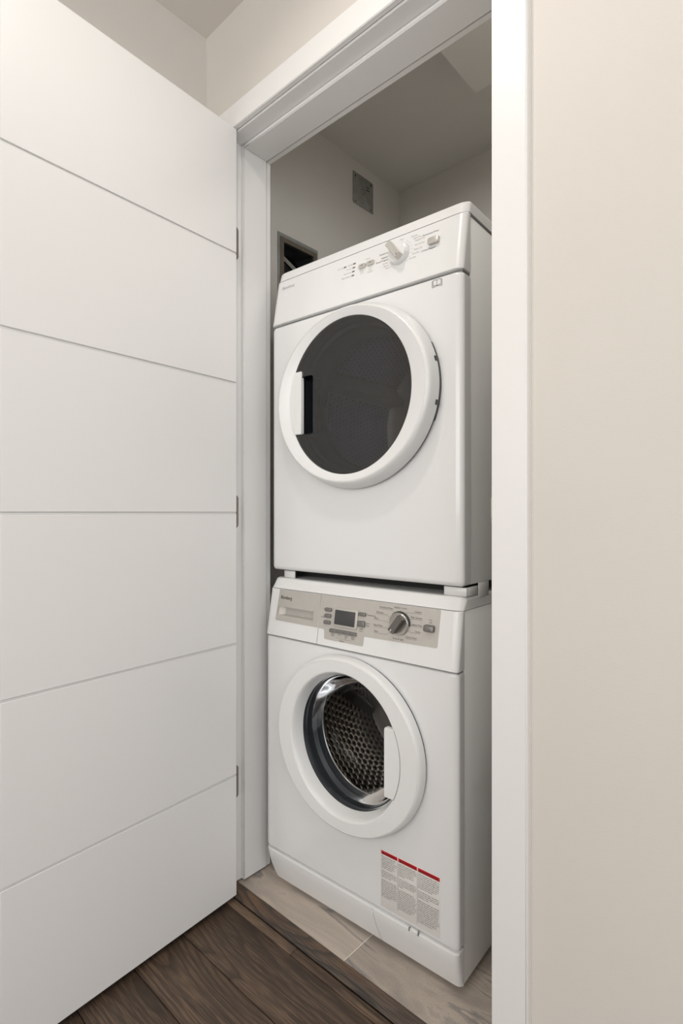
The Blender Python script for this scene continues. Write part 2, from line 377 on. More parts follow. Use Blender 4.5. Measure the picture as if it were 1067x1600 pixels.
# ---- door frame: jambs, stops, casing
fr = struct('trim_3', 'white painted door frame of the laundry closet', (-.85, YW, FL))
JX, JR, JZ = -1.242, -.4515, 1.039
FB = TZ+.003
box('jamb', OXL+.001, JX, YW+.001, 1.0385, FB, OZ, 'trim', fr, .0012)
box('jamb', JR, OXR-.001, YW+.001, 1.0385, FB, OZ, 'trim', fr, .0012)
box('head_jamb', JX-.001, JR+.001, YW+.001, 1.0385, JZ, OZ-.001, 'trim', fr, .0012)
box('door_stop', JX-.001, -1.230, .944, 1.0270, FB, JZ-.0005, 'trim', fr, .0022, seg=3)
box('door_stop', JR-.012, JR+.001, .944, 1.0270, FB, JZ-.0005, 'trim', fr, .0022, seg=3)
box('door_stop', -1.2305, JR-.0115, .944, 1.0270, 1.0285, JZ+.001, 'trim', fr, .0022, seg=3)
box('inner_casing', JX-.001, -1.2322, 1.0284, 1.0430, FB, 1.0295, 'trim', fr, .0010)
box('inner_casing', JR-.0100, JR+.001, 1.0284, 1.0430, FB, 1.0295, 'trim', fr, .0010)
box('inner_casing', -1.2425, JR, 1.0284, 1.0430, 1.0297, 1.0392, 'trim', fr, .0010)
CB, CT = 1.0432, 1.1070
def casing(name, pts2, ext):                         # flat casing board with small eased edges
    return box(name, *ext, 'trim', fr, .0016, seg=3)
casing('casing', 0, (-1.311, -1.2465, .8865, YW, FL+.0005, CB-.0003))
casing('casing', 0, (-.4470, -.3832, .8865, YW, FL+.0005, CT))
casing('head_casing', 0, (-1.311, -.4475, .8865, YW, CB, CT))
box('caulk_bead', -.3834, -.3800, .8968, .9003, FL+.001, CT, 'wall', fr)
# strike catch on the right jamb
box('strike_plate', JR-.0016, JR+.0005, .909, .938, -.032, .036, 'brass', fr, .0006, seg=1)
box('catch', -.4640, JR-.001, .916, .931, -.018, .030, 'brass', fr, .003, seg=3)

# ---- the open door leaf (slab with five horizontal grooves -> six fields)
hx, hy = -1.200, .897
ux, uy = .0703, -.99753          # along the leaf, from hinge edge to free edge
nx, ny = -.99753, -.0703         # from the visible face into the leaf
DW, DT = .5795, .036
dr = struct('door_1', 'open white door leaf with horizontal grooves', (hx, hy, -1.043))
def dpt(s, t, z): return (hx+ux*s+nx*t, hy+uy*s+ny*t, z)
def dbox(name, s0, s1, t0, t1, z0, z1, m, parent, bevel=0, seg=2):
    V = [dpt(s, t, z) for s in (s0, s1) for t in (t0, t1) for z in (z0, z1)]
    _, F = boxvf(0, 1, 0, 1, 0, 1); o = link(name, V, F, m, parent)
    if bevel:
        bm = bmesh.new(); bm.from_mesh(o.data)
        bmesh.ops.bevel(bm, geom=bm.edges[:], offset=bevel, segments=seg, affect='EDGES', clamp_overlap=True)
        bm.to_mesh(o.data); bm.free(); o.data.polygons.foreach_set('use_smooth', [True]*len(o.data.polygons)); o.data.set_sharp_from_angle(angle=math.radians(40))
    return o
dbox('door_core', 0, DW, .0028, DT, -1.043, 1.043, 'door', dr, .001)
gz = [1.043] + [(800-y)/843.6*1.4693 for y in (396.5, 599, 801.5, 1006, 1210.5)] + [-1.043]
for a, b in zip(gz[:-1], gz[1:]):
    dbox('panel', .0003, DW-.0003, 0, .0032, b+(.0018 if b > -1 else 0), a-(.0018 if a < 1 else 0), 'door', dr, .0016, 3)
for zc in (.7320, .0010, -.7340):
    zz = zc; hg = []
    for s in (-.0060, 0.0):
        hg.append(s)
    P = [(0.0, -.044), (-.0045, -.040), (-.0062, -.036), (-.0062, .036), (-.0045, .040), (0.0, .044)]
    L = [[dpt(s, t, zz+q) for s, q in P] for t in (.0004, .0030)]
    h = loft('hinge', L, 'hinge', dr, smooth=False)
    pts = [dpt(-.004, DT+.004, zz+q) for q in (-.044, .044)]
    tube('hinge_pin', [pts[0], pts[1]], .005, 'hinge', dr)

# ================================================================== CLOSET WALL FITTINGS
vb = thing('duct_box', 'recessed dark metal duct box in the wall above the dryer corner', 'duct box', (WL, 1.267, .70))
y0, y1, z0, z1 = VB
def frame4(name, y0, y1, z0, z1, wd, x0, x1, m, par):
    return boxes(name, [(x0, x1, y0, y0+wd, z0, z1), (x0, x1, y1-wd, y1, z0, z1), (x0, x1, y0+wd, y1-wd, z1-wd, z1), (x0, x1, y0+wd, y1-wd, z0, z0+wd)], m, par)
boxes('housing', [(WL-.095, WL-.09, y0, y1, z0, z1), (WL-.09, WL, y0-.0, y0+.001, z0, z1), (WL-.09, WL, y1-.001, y1, z0, z1), (WL-.09, WL, y0, y1, z1-.001, z1), (WL-.09, WL, y0, y1, z0, z0+.001)], 'duct', vb)
frame4('flange', y0-.012, y1+.012, z0-.012, z1+.0165, .0165, WL+.0002, WL+.003, 'galv', vb)
frame4('inner_frame', y0-.003, y1+.003, z0-.003, z1+.003, .0150, WL-.002, WL+.006, 'brown', vb)
ringd = [[(WL-.085+k, 1.268+r*math.cos(t), .830+r*math.sin(t)) for t in [2*math.pi*j/40 for j in range(40)]] for k, r in ((0, .058), (.035, .058), (.035, .054), (0, .054))]
loft('duct_collar', ringd, 'black', vb, False, False)
sv = [(WL-.022, 1.186, .8795), (WL-.022, 1.186, .8635), (WL-.022, 1.340, .7985), (WL-.022, 1.340, .8145)]
loft('brace_strap', [sv, [(x+.0015, y, z) for x, y, z in sv]], 'strap', vb, smooth=False)
tube('screw', [(WL-.022, 1.229, .8535), (WL-.018, 1.229, .8535)], .003, 'chrome', vb)

jb = thing('junction_box_cover', 'square galvanised cover plate high on the closet wall', 'cover plate', (WL, 1.61, 1.24))
y0, y1, z0, z1 = 1.5505, 1.6690, 1.1810, 1.3000
rim = [(a, b) for a, b in rrect(y0-.001, y1+.0025, z0-.0005, z1+.0022, .006)]
loft('plate_gap_shade', [[(WL+.0003, a, b) for a, b in rim], [(WL+.0006, a, b) for a, b in rim]], 'gap', jb, smooth=False)  # dark sheet on the wall gives the shaded gap round the plate
pl = rrect(y0, y1, z0, z1, .007)
loft('cover', [[(WL+.0006, a, b) for a, b in pl], [(WL+.0020, a, b) for a, b in pl], [(WL+.0026, a*.99+.01*1.61, b*.99+.01*1.24) for a, b in pl]], 'galv', jb, smooth=50)
for (a, b, sl) in ((y0+.011, z1-.014, 1), (y1-.014, z1-.012, 1), (y0+.014, z0+.008, 0), (y1-.014, z0+.009, 0)):
    q = [(a+(.0032 if sl else .0024)*math.cos(t), b+(.0055 if sl else .0026)*math.sin(t)) for t in [2*math.pi*j/14 for j in range(14)]]
    loft('screw_slot' if sl else 'screw', [[(WL+.0027, c, d) for c, d in q], [(WL+.0031 if sl else WL+.0042, c, d) for c, d in q]], 'gap' if sl else 'duct', jb, smooth=False)
for r in (.0115,):
    L = [[(WL+x, 1.606+rr*math.cos(t), 1.242+rr*math.sin(t)) for t in [2*math.pi*j/28 for j in range(28)]] for x, rr in ((.0026, r), (.0032, r), (.0032, r-.0012), (.0026, r-.0012))]
    loft('knockout', L, 'duct', jb, False, False)
q = [(1.622, 1.246), (1.645, 1.246), (1.645, 1.276), (1.622, 1.276)]
for i in range(1):
    frame4('stamped_outline', 1.624, 1.650, 1.247, 1.279, .0012, WL+.0026, WL+.0030, 'strap', jb)
boxes('stamped_mark', [(WL+.0026, WL+.0030, 1.628, 1.645, 1.268, 1.272), (WL+.0026, WL+.0030, 1.628, 1.645, 1.256, 1.262)], 'duct', jb)

# ================================================================== MACHINES
XL, XR = -1.190, -.590
class Face:
    """front surface y(z) of a machine, with the correction tables for the surveyed control positions"""
    def __init__(self, f, xt=None, zk=None): self.f, self.xt, self.zk = f, xt, zk
    def __call__(self, z): return self.f(z)
    def m(self, x, z):
        if not self.xt: return x, z
        t = self.xt
        for (a, b), (c, d) in zip(t[:-1], t[1:]):
            if x <= c or c == t[-1][0]: break
        return b+(d-b)*(x-a)/(c-a), z*self.zk(x)
flat = lambda Y: Face(lambda z: Y)
def flatten(o):
    md = o.modifiers.new('normals', 'WEIGHTED_NORMAL'); md.mode = 'FACE_AREA'; md.weight = 100; md.keep_sharp = True
    return o
def front_shell(name, x0, x1, z0, z1, hole, prof, yb, m, par, rl=.02, rr_=.02, rt=.006, rb=.006, ry=.012, rc=.004, rch=None, smooth=40, side=1, ns=14):
    """front panel: optional hole loop, face on y=prof(z), eased edges, then straight back to yb"""
    L = []; nc = 5; K = 6
    for k in range(K+1):
        a = math.pi/2*k/K; e = 1-math.sin(a); d = ry*(1-math.cos(a))
        q = rrect(x0+rl*e, x1-rr_*e, z0+rb*e, z1-rt*e, rc, ns, nc)
        L.append([(x, prof(z)+d, z) for x, z in q])
    q = rrect(x0, x1, z0, z1, rc, ns, nc)
    L.append([(x, yb, z) for x, z in q])
    if hole and hole[0] == 'rect':
        q = rrect(*hole[1:5], .0012, ns, nc)
        L.insert(0, [(x, prof(z), z) for x, z in q]); L.insert(0, [(x, prof(z)+hole[5], z) for x, z in q])
        return flatten(loft(name, L, m, par, False, False, smooth))
    if hole:
        (cx, cz), ax, az, dep = hole
        base = L[0]
        A = [math.atan2((z-cz)/az, (x-cx)/ax) for x, y, z in base]
        h = [(cx+ax*math.cos(t), cz+az*math.sin(t)) for t in A]
        L.insert(0, [(x, prof(z), z) for x, z in h]); L.insert(0, [(x, prof(z)+dep, z) for x, z in h])
        return flatten(loft(name, L, m, par, False, False, smooth))
    return flatten(loft(name, L, m, par, True, False, smooth))
def hbox(name, x0, x1, y0, y1, z0, z1, m, par, **k): return box(name, x0, x1, y0, y1, z0, z1, m, par, **k)
def feet(par, zt, zb, ys):
    for x in (XL+.05, XR-.05):
        for y in ys:
            L = [[(x+r*math.cos(t), y+r*math.sin(t), z) for t in [2*math.pi*j/16 for j in range(16)]] for r, z in ((.012, zt), (.012, zb+.006), (.02, zb+.005), (.02, zb))]
            loft('foot', L, 'rubber', par)

# ---------------------------------------------------------------- dryer
dy = thing('dryer', 'white front loading dryer with smoked glass door stacked on the washer', 'dryer', (-.9, 1.30, -.160))
DF = Face(lambda z: 1.035+(z-.5275)*.179, [(-1.186, -1.1614), (-.9406, -.9305), (-.8783, -.8709), (-.766, -.7633), (-.6658, -.6664), (-.60, -.603)], lambda x: 1+.0385*(x+.66)+.004)
DYB = 1.70
DC = (-.8830, .2855)
dbody = boxes('body', [(XL+.002, XL+.006, 1.0775, DYB, -.161, .657), (XR-.006, XR-.002, 1.0775, DYB, -.161, .657), (XL+.006, XR-.006, DYB-.004, DYB, -.161, .657), (XL+.006, XR-.006, 1.0775, DYB-.004, -.161, -.153)], 'side', dy, bevel=.001, seg=1)
box('seam_strip', XR-.012, XR-.0035, 1.0745, 1.079, -.160, .656, 'seam', dy)
box('seam_strip', XL+.0035, XL+.012, 1.0745, 1.079, -.160, .656, 'seam', dy)
front_shell('front_panel', XL, XR, -.1635, .5245, (DC, .192, .194, .03), flat(1.0385), 1.0755, 'enamel', dy, rt=.004, rb=.012, rc=.010)
box('fascia_gap', XL+.004, XR-.004, 1.046, 1.070, .521, .531, 'seam', dy)
front_shell('control_panel', XL, XR, .5285, .6610, None, DF, 1.0755, 'plastic', dy, rt=.0015, rb=.003, rc=.002)
# lid / worktop
def top_lid(name, par, z0, z1, yf0, yf1, yb, xi, m, rtop=.006):
    K = 6; L = []
    for k in range(K+1):
        e = k/K; z = z0+(z1-z0-rtop)*e; yf = yf0+(yf1-yf0)*e; L.append((0, yf, z))
    for k in range(1, 6):
        a = math.pi/2*k/5; L.append((rtop*(1-math.cos(a)), yf1+rtop*(1-math.cos(a))*1.2, z1-rtop+rtop*math.sin(a)))
    loops = []
    for ins, yf, z in L:
        rx, ry = .026, .014; P = []
        x0, x1 = XL+xi+ins, XR-xi-ins
        for k in range(7):
            a = math.pi/2*k/6; P.append((x0+rx*(1-math.cos(a)), yf+ry*(1-math.sin(a)), z))
        for k in range(1, 8): P.append((x0+rx+(x1-x0-2*rx)*k/8, yf, z))
        for k in range(7):
            a = math.pi/2*k/6; P.append((x1-rx+rx*math.sin(a), yf+ry*(1-math.cos(a)), z))
        P += [(x1, yb, z), (x0, yb, z)]
        loops.append(P)
    loops.insert(0, [(x, y, z0) for x, y, z in loops[0]])
    return loft(name, loops, m, par, True, True, 40)
top_lid('top_lid', dy, .6625, .6900, 1.0605, 1.0670, DYB, .0, 'plastic', .005)
# door ring
drr = spin('door', [(.1888, .1922, 1.028), (.1888, .1922, 1.0005), (.1893, .1927, .9975), (.1906, .1940, .9965), (.2265, .2085, .9932), (.2275, .2095, .9926), (.2280, .2100, .9936), (.2290, .2110, .9936), (.2296, .2116, .9924),
    (.2335, .2148, .9942), (.2370, .2180, .9990), (.2392, .2215, 1.006), (.2415, .2255, 1.017), (.2422, .2275, 1.028), (.2375, .2230, 1.0305), (.195, .198, 1.0305), (.1888, .1922, 1.028)], DC, 'plastic', dy, n=128)
spin('door_shade_ring', [(.2385, .2235, 1.0300), (.2395, .2245, 1.034), (.2385, .2235, 1.0387), (.195, .195, 1.0387)], DC, 'rim', dy)  # dark ring in place of contact shadow and reflection behind the door
# hinge cover on the right-hand edge of the door
V = []; L = []
for k in range(25):
    t = math.radians(-23+46*k/24 + 2)
    L.append([(DC[0]+(a)*math.cos(t), yy, DC[1]+(b)*math.sin(t)) for a, b, yy in ((.2385, .2235, 1.0285), (.2415, .2265, 1.0285), (.2415, .2265, 1.0383), (.2385, .2235, 1.0383))])
loft('hinge_cover', L, 'rubber', dy, smooth=50)
for t in (13.5, -11.0):
    t = math.radians(t); x = DC[0]+.2426*math.cos(t); z = DC[1]+.2275*math.sin(t)
    box('hinge_notch', x-.0030, x+.0010, 1.0190, 1.0300, z-.0060, z+.0060, 'rubber', dy, .0008)
# smoked glass with a finger recess
GR, GZ = .1882, .1916
hcirc = [(DC[0]+GR*math.cos(t), DC[1]+GZ*math.sin(t)) for t in [2*math.pi*k/120 for k in range(120)]]
hole = rrect(-1.0330, -.9910, .2030, .3530, .007, 3, 5)
rings('door_glass', hcirc, [hole], .0022, flat(.9996), 'smoked', dy)
loft('finger_recess', [[(x, .9972, z) for x, z in rrect(-1.0335, -.9898, .2018, .3542, .008, 3, 5)], [(x, .9966, z) for x, z in rrect(-1.0335, -.9904, .2024, .3536, .0075, 3, 5)], [(x, .9980, z) for x, z in hole], [(x, 1.022, z) for x, z in hole]], 'black', dy, False, True, 30)
hz = .0825; ht = math.asin(hz/GZ)
arc = [(DC[0]+(GR-.0012)*math.cos(t), DC[1]+(GZ-.0012)*math.sin(t)) for t in [math.pi+ht-2*ht*k/24 for k in range(25)]]
P = [(-1.0312, DC[1]-hz), *arc, (-1.0312, DC[1]+hz), (-1.0297, DC[1]+hz-.003), (-1.0297, DC[1]-hz+.003)]
cxm = -1.045
Lh = [[(x, 1.0040, z) for x, z in P], [(x, .9945, z) for x, z in P], [(cxm+(x-cxm)*.95, .9930, DC[1]+(z-DC[1])*.992) for x, z in P]]
hb = loft('handle', Lh, 'plastic', dy, smooth=45)
sl = [(DC[0]+(GR-.0002)*math.cos(t), DC[1]+(GZ-.0002)*math.sin(t)) for t in [math.pi+ht-2*ht*k/24 for k in range(25)]]
printed('handle_gap_shade', [sl], .0011, flat(.9964), 'seam', dy)  # grey line drawn for the shade in the gap round the handle
# inside: porthole liner and drum
spin('porthole_liner', [(.1885, .1919, 1.003), (.1875, .1900, 1.020), (.1850, .1880, 1.024), (.1850, .1880, 1.040), (.1800, .1800, 1.046), (.1790, .1790, 1.080), (.1720, .1720, 1.090), (.1720, .1720, 1.120), (.268, .268, 1.125)], DC, 'liner', dy)
def drum(name, c, r, y0, y1, m, par, nu=160, nv=24, dimple=0, du=40, dv=10, cone=.02):
    V = []; F = []; UV = []
    rows = [(r, y0+(y1-y0)*j/nv, j/nv) for j in range(nv+1)]
    for rr, y, v in rows:
        for i in range(nu):
            t = 2*math.pi*i/nu; q = rr
            if dimple:
                uu = (t/(2*math.pi))*du; vv = v*dv; uu += .5*(int(math.floor(vv)) % 2)
                q -= dimple*max(0, math.sin(math.pi*(uu % 1)))**2*max(0, math.sin(math.pi*(vv % 1)))**2
            V.append((c[0]+q*math.cos(t), y, c[1]+q*math.sin(t)))
    for j in range(nv):
        for i in range(nu):
            k = (i+1) % nu; F.append((j*nu+i, j*nu+k, (j+1)*nu+k, (j+1)*nu+i))
            UV.append([(i/nu, j/nv), ((i+1)/nu, j/nv), ((i+1)/nu, (j+1)/nv), (i/nu, (j+1)/nv)])
    o = link(name, V, F, m, par, smooth=180)
    uvl = o.data.uv_layers.new(name='uv')
    for p in o.data.polygons:                       # recompute UV from angle and depth (face winding may have flipped)
        px = parent_world(par)
        ts = []
        for li in p.loop_indices:
            v = o.data.vertices[o.data.loops[li].vertex_index].co
            ts.append((math.atan2(v.z+px[2]-ZC-c[1], v.x+px[0]-c[0])/(2*math.pi) % 1, (v.y+px[1]-y0)/(y1-y0)))
        mx = max(t[0] for t in ts)
        for li, t in zip(p.loop_indices, ts):
            u = t[0]+1 if mx-t[0] > .5 else t[0]
            uvl.data[li].uv = (u, t[1])
    return o
drum('drum', DC, .268, 1.125, 1.56, 'ddrum', dy, 120, 6)
spin('drum_back', [(.268, .268, 1.56), (.24, .24, 1.575), (.15, .15, 1.575), (.14, .14, 1.560), (.03, .03, 1.560)], DC, 'ddrum', dy, cap1=True)
for k in range(3):
    t = math.radians(35+120*k); c, s = math.cos(t), math.sin(t)
    P = []
    for y in (1.14, 1.55):
        P.append([(DC[0]+rr*c-dd*s, y, DC[1]+rr*s+dd*c) for rr, dd in ((.267, -.035), (.225, -.010), (.218, 0), (.225, .010), (.267, .035))])
    loft('drum_paddle', P, 'side', dy, smooth=40)
# dryer controls
kb = spin('dial', [(.0262, .0262, DF(.6120)+.001), (.0262, .0262, DF(.6120)-.008), (.0240, .0240, DF(.6120)-.0155), (.0225, .0225, DF(.6120)-.0175)], (-.7590, .6120), 'plastic', dy, cap1=True, n=48)
tt = math.radians(128); c, s = math.cos(tt), math.sin(tt); kc = (-.7590, .6120); ky = DF(.6120)
def gripper(name, kc, ky, tt, la, lb, wd, y0, y1, m, par, taper=.75):
    c, s = math.cos(tt), math.sin(tt); L = []
    for yy, f in ((y0, 1), (y1+.0015, .93), (y1, taper)):
        L.append([(kc[0]+a*c-b*s, yy, kc[1]+a*s+b*c) for a, b in ((la, wd*f), (la, -wd*f), (-lb*(1 if f == 1 else .93), -wd*f), (-lb*(1 if f == 1 else .93), wd*f))])
    return loft(name, L, m, par, smooth=20)
gripper('dial_grip', kc, ky, tt, .0255, .0215, .0078, ky-.0165, ky-.0330, 'lightbtn', kb)
gx, gz_ = kc[0]-.017*c, kc[1]-.017*s
gripper('pointer_mark', (gx, gz_), ky, tt, .0022, .0022, .0009, ky-.0329, ky-.0334, 'inkd', kb)
plate('option_button', -.8890, -.8672, .6130, .6248, .003, .0045, DF, 'lightbtn', dy)
plate('option_button', -.8625, -.8405, .6130, .6248, .003, .0045, DF, 'lightbtn', dy)
for x in (-.8780, -.8515): plate('indicator', x-.0032, x+.0032, .6185, .6207, .0008, .0003, DF, 'btn', dy, .0001, base=.0045)
for x, z in ((-.9406, .6361), (-.9085, .6358), (-.9088, .6252), (-.9090, .6147), (-.9090, .6038)):
    plate('indicator_light', x-.0042, x+.0042, z-.0019, z+.0019, .0008, .0006, DF, 'btn', dy, .0002)
plate('start_button', -.6795, -.6515, .6035, .6195, .004, .0100, DF, 'lightbtn', dy, .0015)
T = lambda s, x, z, sz, al='LEFT', m='inkl', pr=DF, par=dy: text('printed_word', s, x, z, sz, pr, m, par, al)
T('Blomberg', -1.1860, .6435, .0122)
T('Start Dry', -.9460, .6345, .0052, 'RIGHT'); T('Drying', -.9150, .6345, .0052, 'RIGHT'); T('Iron Dry', -.9150, .6240, .0052, 'RIGHT')
T('Anti-Crease', -.9150, .6133, .0052, 'RIGHT'); T('Filter Cleaning', -.9150, .6025, .0052, 'RIGHT')
T('Cancel', -.8640, .6330, .0052, 'CENTER'); T('Buzzer', -.8780, .6055, .0050, 'CENTER'); T('Level', -.8780, .6000, .0050, 'CENTER')
T('Low', -.8515, .6055, .0050, 'CENTER'); T('Heat', -.8515, .6000, .0050, 'CENTER'); T('Control', -.8515, .5945, .0050, 'CENTER')
T('Start', -.7600, .6480, .0056, 'CENTER')
for s, x, z in (('Delicate', -.7330, .6440), ('Extra Dry', -.7255, .6370), ('Regular Dry', -.7200, .6300), ('Normal Dry', -.7205, .6190), ('Damp Dry', -.7215, .6080), ('Less Dry', -.7250, .5985), ('Iron Dry', -.7330, .5890)): T(s, x, z, .0054)
T('Permanent Press', -.7000, .6345, .0062, m='ink'); T('Cotton/Regular', -.7000, .5960, .0062, m='ink')
for s, x, z in (('Mixed Load', -.7960, .6275), ('Refresh', -.7990, .6170), ('Timed Program', -.7960, .6095)): T(s, x, z, .0060, 'RIGHT', 'ink')
for s, x, z in (('30 min', -.7975, .6005), ('60 min', -.7930, .5930), ('90 min', -.7870, .5860)): T(s, x, z, .0052, 'RIGHT')
tk = []
for a in (88, 60, 42, 24, 6, -12, -30, -48, 205, 222, 150, 170, 190):
    a = math.radians(a); tk.append([(kc[0]+.0290*math.cos(a), kc[1]+.0290*math.sin(a)), (kc[0]+.0335*math.cos(a), kc[1]+.0335*math.sin(a))])
printed('dial_scale', tk, .0006, DF, 'inkl', dy, 'stuff')
# open-book symbol on the front panel
bk = [[(-.6663, .5040), (-.6663, .5175), (-.6650, .5190), (-.6580, .5205), (-.6540, .5185), (-.6500, .5205), (-.6430, .5190), (-.6415, .5175), (-.6415, .5040), (-.6540, .5060), (-.6663, .5040)],
      [(-.6540, .5185), (-.6540, .5060)], [(-.6640, .5072), (-.6585, .5085), (-.6545, .5070)], [(-.6438, .5072), (-.6495, .5085), (-.6535, .5070)], [(-.6640, .5072), (-.6640, .5185)], [(-.6438, .5072), (-.6438, .5185)]]
bk = [[(x+.0010, z-.0010) for x, z in p] for p in bk]
printed('book_symbol', bk, .0009, flat(1.0385), 'ink', dy)
box('underside_pan', XL+.012, XR-.012, 1.062, DYB-.02, -.1660, -.1625, 'gap', dy)
box('underside_sticker', -1.10, -1.00, 1.0608, 1.0618, -.1660, -.1630, 'yellow', dy)

# ---------------------------------------------------------------- washer
wa = thing('washer', 'white front loading washer with silver control strip on the closet tiles', 'washer', (-.9, 1.30, TZ))
WF = Face(lambda z: 1.0335+(z+.215)*.165, [(-1.173, -1.1496), (-.9473, -.937), (-.7477, -.7455), (-.6378, -.6389), (-.60, -.602)], lambda x: .9905)
WYB = 1.66
WC = (-.8890, -.5710)
boxes('body', [(XL+.002, XL+.006, 1.0475, WYB, -1.028, -.216), (XR-.006, XR-.002, 1.0475, WYB, -1.028, -.216), (XL+.006, XR-.006, WYB-.004, WYB, -1.028, -.216), (XL+.006, XR-.006, 1.060, WYB-.004, -1.028, -1.020)], 'side', wa, bevel=.001, seg=1)
box('seam_strip', XR-.012, XR-.0035, 1.0440, 1.0490, -1.027, -.218, 'seam', wa)
box('seam_strip', XL+.0035, XL+.012, 1.0440, 1.0490, -1.027, -.218, 'seam', wa)
front_shell('front_panel', XL, XR, -.9430, -.3470, (WC, .176, .183, .02), flat(1.0160), 1.0455, 'enamel', wa, rt=.003, rb=.010, rc=.008)
box('fascia_gap', XL+.004, XR-.004, 1.0235, 1.044, -.349, -.342, 'seam', wa)
XD = -.9928
front_shell('control_panel', XD+.0006, XR, -.3440, -.2155, None, WF, 1.0455, 'plastic', wa, rl=.0008, rt=.0015, rb=.002, rc=.0015)
# detergent drawer with a moulded pull
dw = front_shell('detergent_drawer', XL, XD-.0006, -.3440, -.2155, ('rect', -1.1480, -1.0130, -.2940, -.2630, .018), WF, 1.0455, 'plastic', wa, rr_=.0008, rt=.0015, rb=.002, rc=.0015)
hol = rrect(-1.1475, -1.0135, -.2935, -.2635, .0012, 4, 4)
rings('silver_inlay', [(-1.1490, -.2165), (-.9938, -.2165), (-.9958, -.3015), (-1.1500, -.3015), (-1.1530, -.3005), (-1.1535, -.2975)][::-1], [hol], .0008, WF, 'silver', dw)
def rec(d, a, b, c_, e): return [(x, WF(z)+d, z) for x, z in rrect(-1.1475+a, -1.0135-b, -.2935+c_, -.2635-e, .0012, 4, 4)]
loft('pull_recess', [rec(-.0008, 0, 0, 0, 0), rec(.003, .001, .0003, .0065, .0002), rec(.0135, .016, .001, .0085, .0012)], 'silver', dw, False, True, 30)
text('printed_word', 'Blomberg', -1.1645, -.2440, .0128, WF, 'inkd', dw, n=.0012, sx=.86)
text('printed_word', 'Blomberg', -1.1642, -.2441, .0128, WF, 'inkd', dw, n=.0012, sx=.86)
# silver control inlay with the tab under the display
sil = [(-1.0060, -.2185), (-.6385, -.2185), (-.6405, -.2985), (-.6418, -.3010), (-.6445, -.3020), (-.8480, -.3055), (-.8490, -.3070), (-.8493, -.3260), (-.8505, -.3285), (-.8530, -.3292), (-.9765, -.3292), (-.9795, -.3283), (-.9808, -.3255), (-.9830, -.3095), (-.9845, -.3062), (-.9880, -.3050), (-1.0065, -.3046)]
poly('silver_inlay', sil[::-1], .0008, WF, 'silver', wa)
pn = .0008
plate('display_frame', -.9545, -.8735, -.2935, -.2445, .005, .0035, WF, 'silver', wa, .0022, base=pn)
plate('display', -.9470, -.8805, -.2872, -.2508, .0012, .0004, WF, 'display', wa, .0002, base=pn+.0035)
for zc in (-.2541, -.2697, -.2862): plate('option_button', -.9850, -.9632, zc-.0046, zc+.0046, .003, .0050, WF, 'btn', wa, .0015, base=pn)
for i in range(4):
    x = -.9620+i*.0225; plate('function_button', x, x+.0220, -.3085, -.2995, .0025 if i in (0, 3) else .0006, .0045, WF, 'btn', wa, .001, base=pn)
plate('temperature_button', -.8712, -.8485, -.2575, -.2488, .003, .0050, WF, 'btn', wa, .0015, base=pn)
plate('start_button', -.8710, -.8485, -.2838, -.2690, .003, .0050, WF, 'btn', wa, .0015, base=pn)
plate('power_button', -.6765, -.6500, -.2690, -.2540, .004, .0095, WF, 'btn', wa, .003, base=pn)
kc = (-.7430, -.2590); ky = WF(kc[1])-pn
spin('dial_seat', [(.0285, .0285, ky+.001), (.0285, .0285, ky-.0006), (.0265, .0265, ky-.0008)], kc, 'inkd', wa, cap1=True, n=48)
kb = spin('dial', [(.0262, .0262, ky), (.0262, .0262, ky-.0065), (.0245, .0245, ky-.0085), (.021, .021, ky-.0080), (.004, .004, ky-.0065)], kc, 'chrome', wa, cap1=True, n=48)
tt = math.radians(52)
gripper('dial_grip', kc, ky, tt, .0225, .0225, .0085, ky-.004, ky-.0240, 'knobdk', kb, .85)
c, s = math.cos(tt), math.sin(tt)
gripper('pointer_mark', (kc[0]-.0165*c+.0*s, kc[1]-.0165*s), ky, tt, .003, .003, .0012, ky-.0239, ky-.0245, 'enamel', kb)
T2 = lambda s, x, z, sz=.0058, al='LEFT': text('printed_word', s, x, z, sz, WF, 'ink', wa, al, n=.0012)
prog = [('Permanent Press', -.8090, -.2315, 'L', [(-.8090, -.2335), (-.7700, -.2335), (-.7650, -.2390)]),
        ('Delicates', -.8170, -.2440, 'L', [(-.8170, -.2462), (-.7840, -.2462), (-.7775, -.2500)]),
        ('Wool', -.8230, -.2590, 'L', [(-.8230, -.2610), (-.7860, -.2610), (-.7800, -.2620)]),
        ('Hand Wash', -.8220, -.2750, 'L', [(-.8220, -.2770), (-.7860, -.2770), (-.7800, -.2745)]),
        ('Rinse', -.8190, -.2895, 'L', [(-.8190, -.2915), (-.7820, -.2915), (-.7690, -.2850)]),
        ('Sanitary', -.6880, -.2318, 'R', [(-.6880, -.2338), (-.7270, -.2338), (-.7310, -.2375)]),
        ('Baby Sanitary', -.6850, -.2448, 'R', [(-.6850, -.2468), (-.7130, -.2468), (-.7180, -.2490)]),
        ('Jogging Wear', -.6830, -.2610, 'R', [(-.6830, -.2630), (-.7110, -.2630), (-.7160, -.2620)]),
        ('Darks', -.6870, -.2755, 'R', [(-.6870, -.2775), (-.7130, -.2775), (-.7190, -.2745)]),
        ('Quick Wash', -.6950, -.2905, 'R', [(-.6950, -.2925), (-.7240, -.2925), (-.7300, -.2865)])]
lines = []
for s_, x, z, sd, pl_ in prog:
    T2(s_, x, z, .0056, 'LEFT' if sd == 'L' else 'RIGHT'); lines.append(pl_)
T2('Regular Cotton', -.7465, -.2275, .0056, 'CENTER'); T2('Drain & Spin', -.7465, -.2985, .0056, 'CENTER')
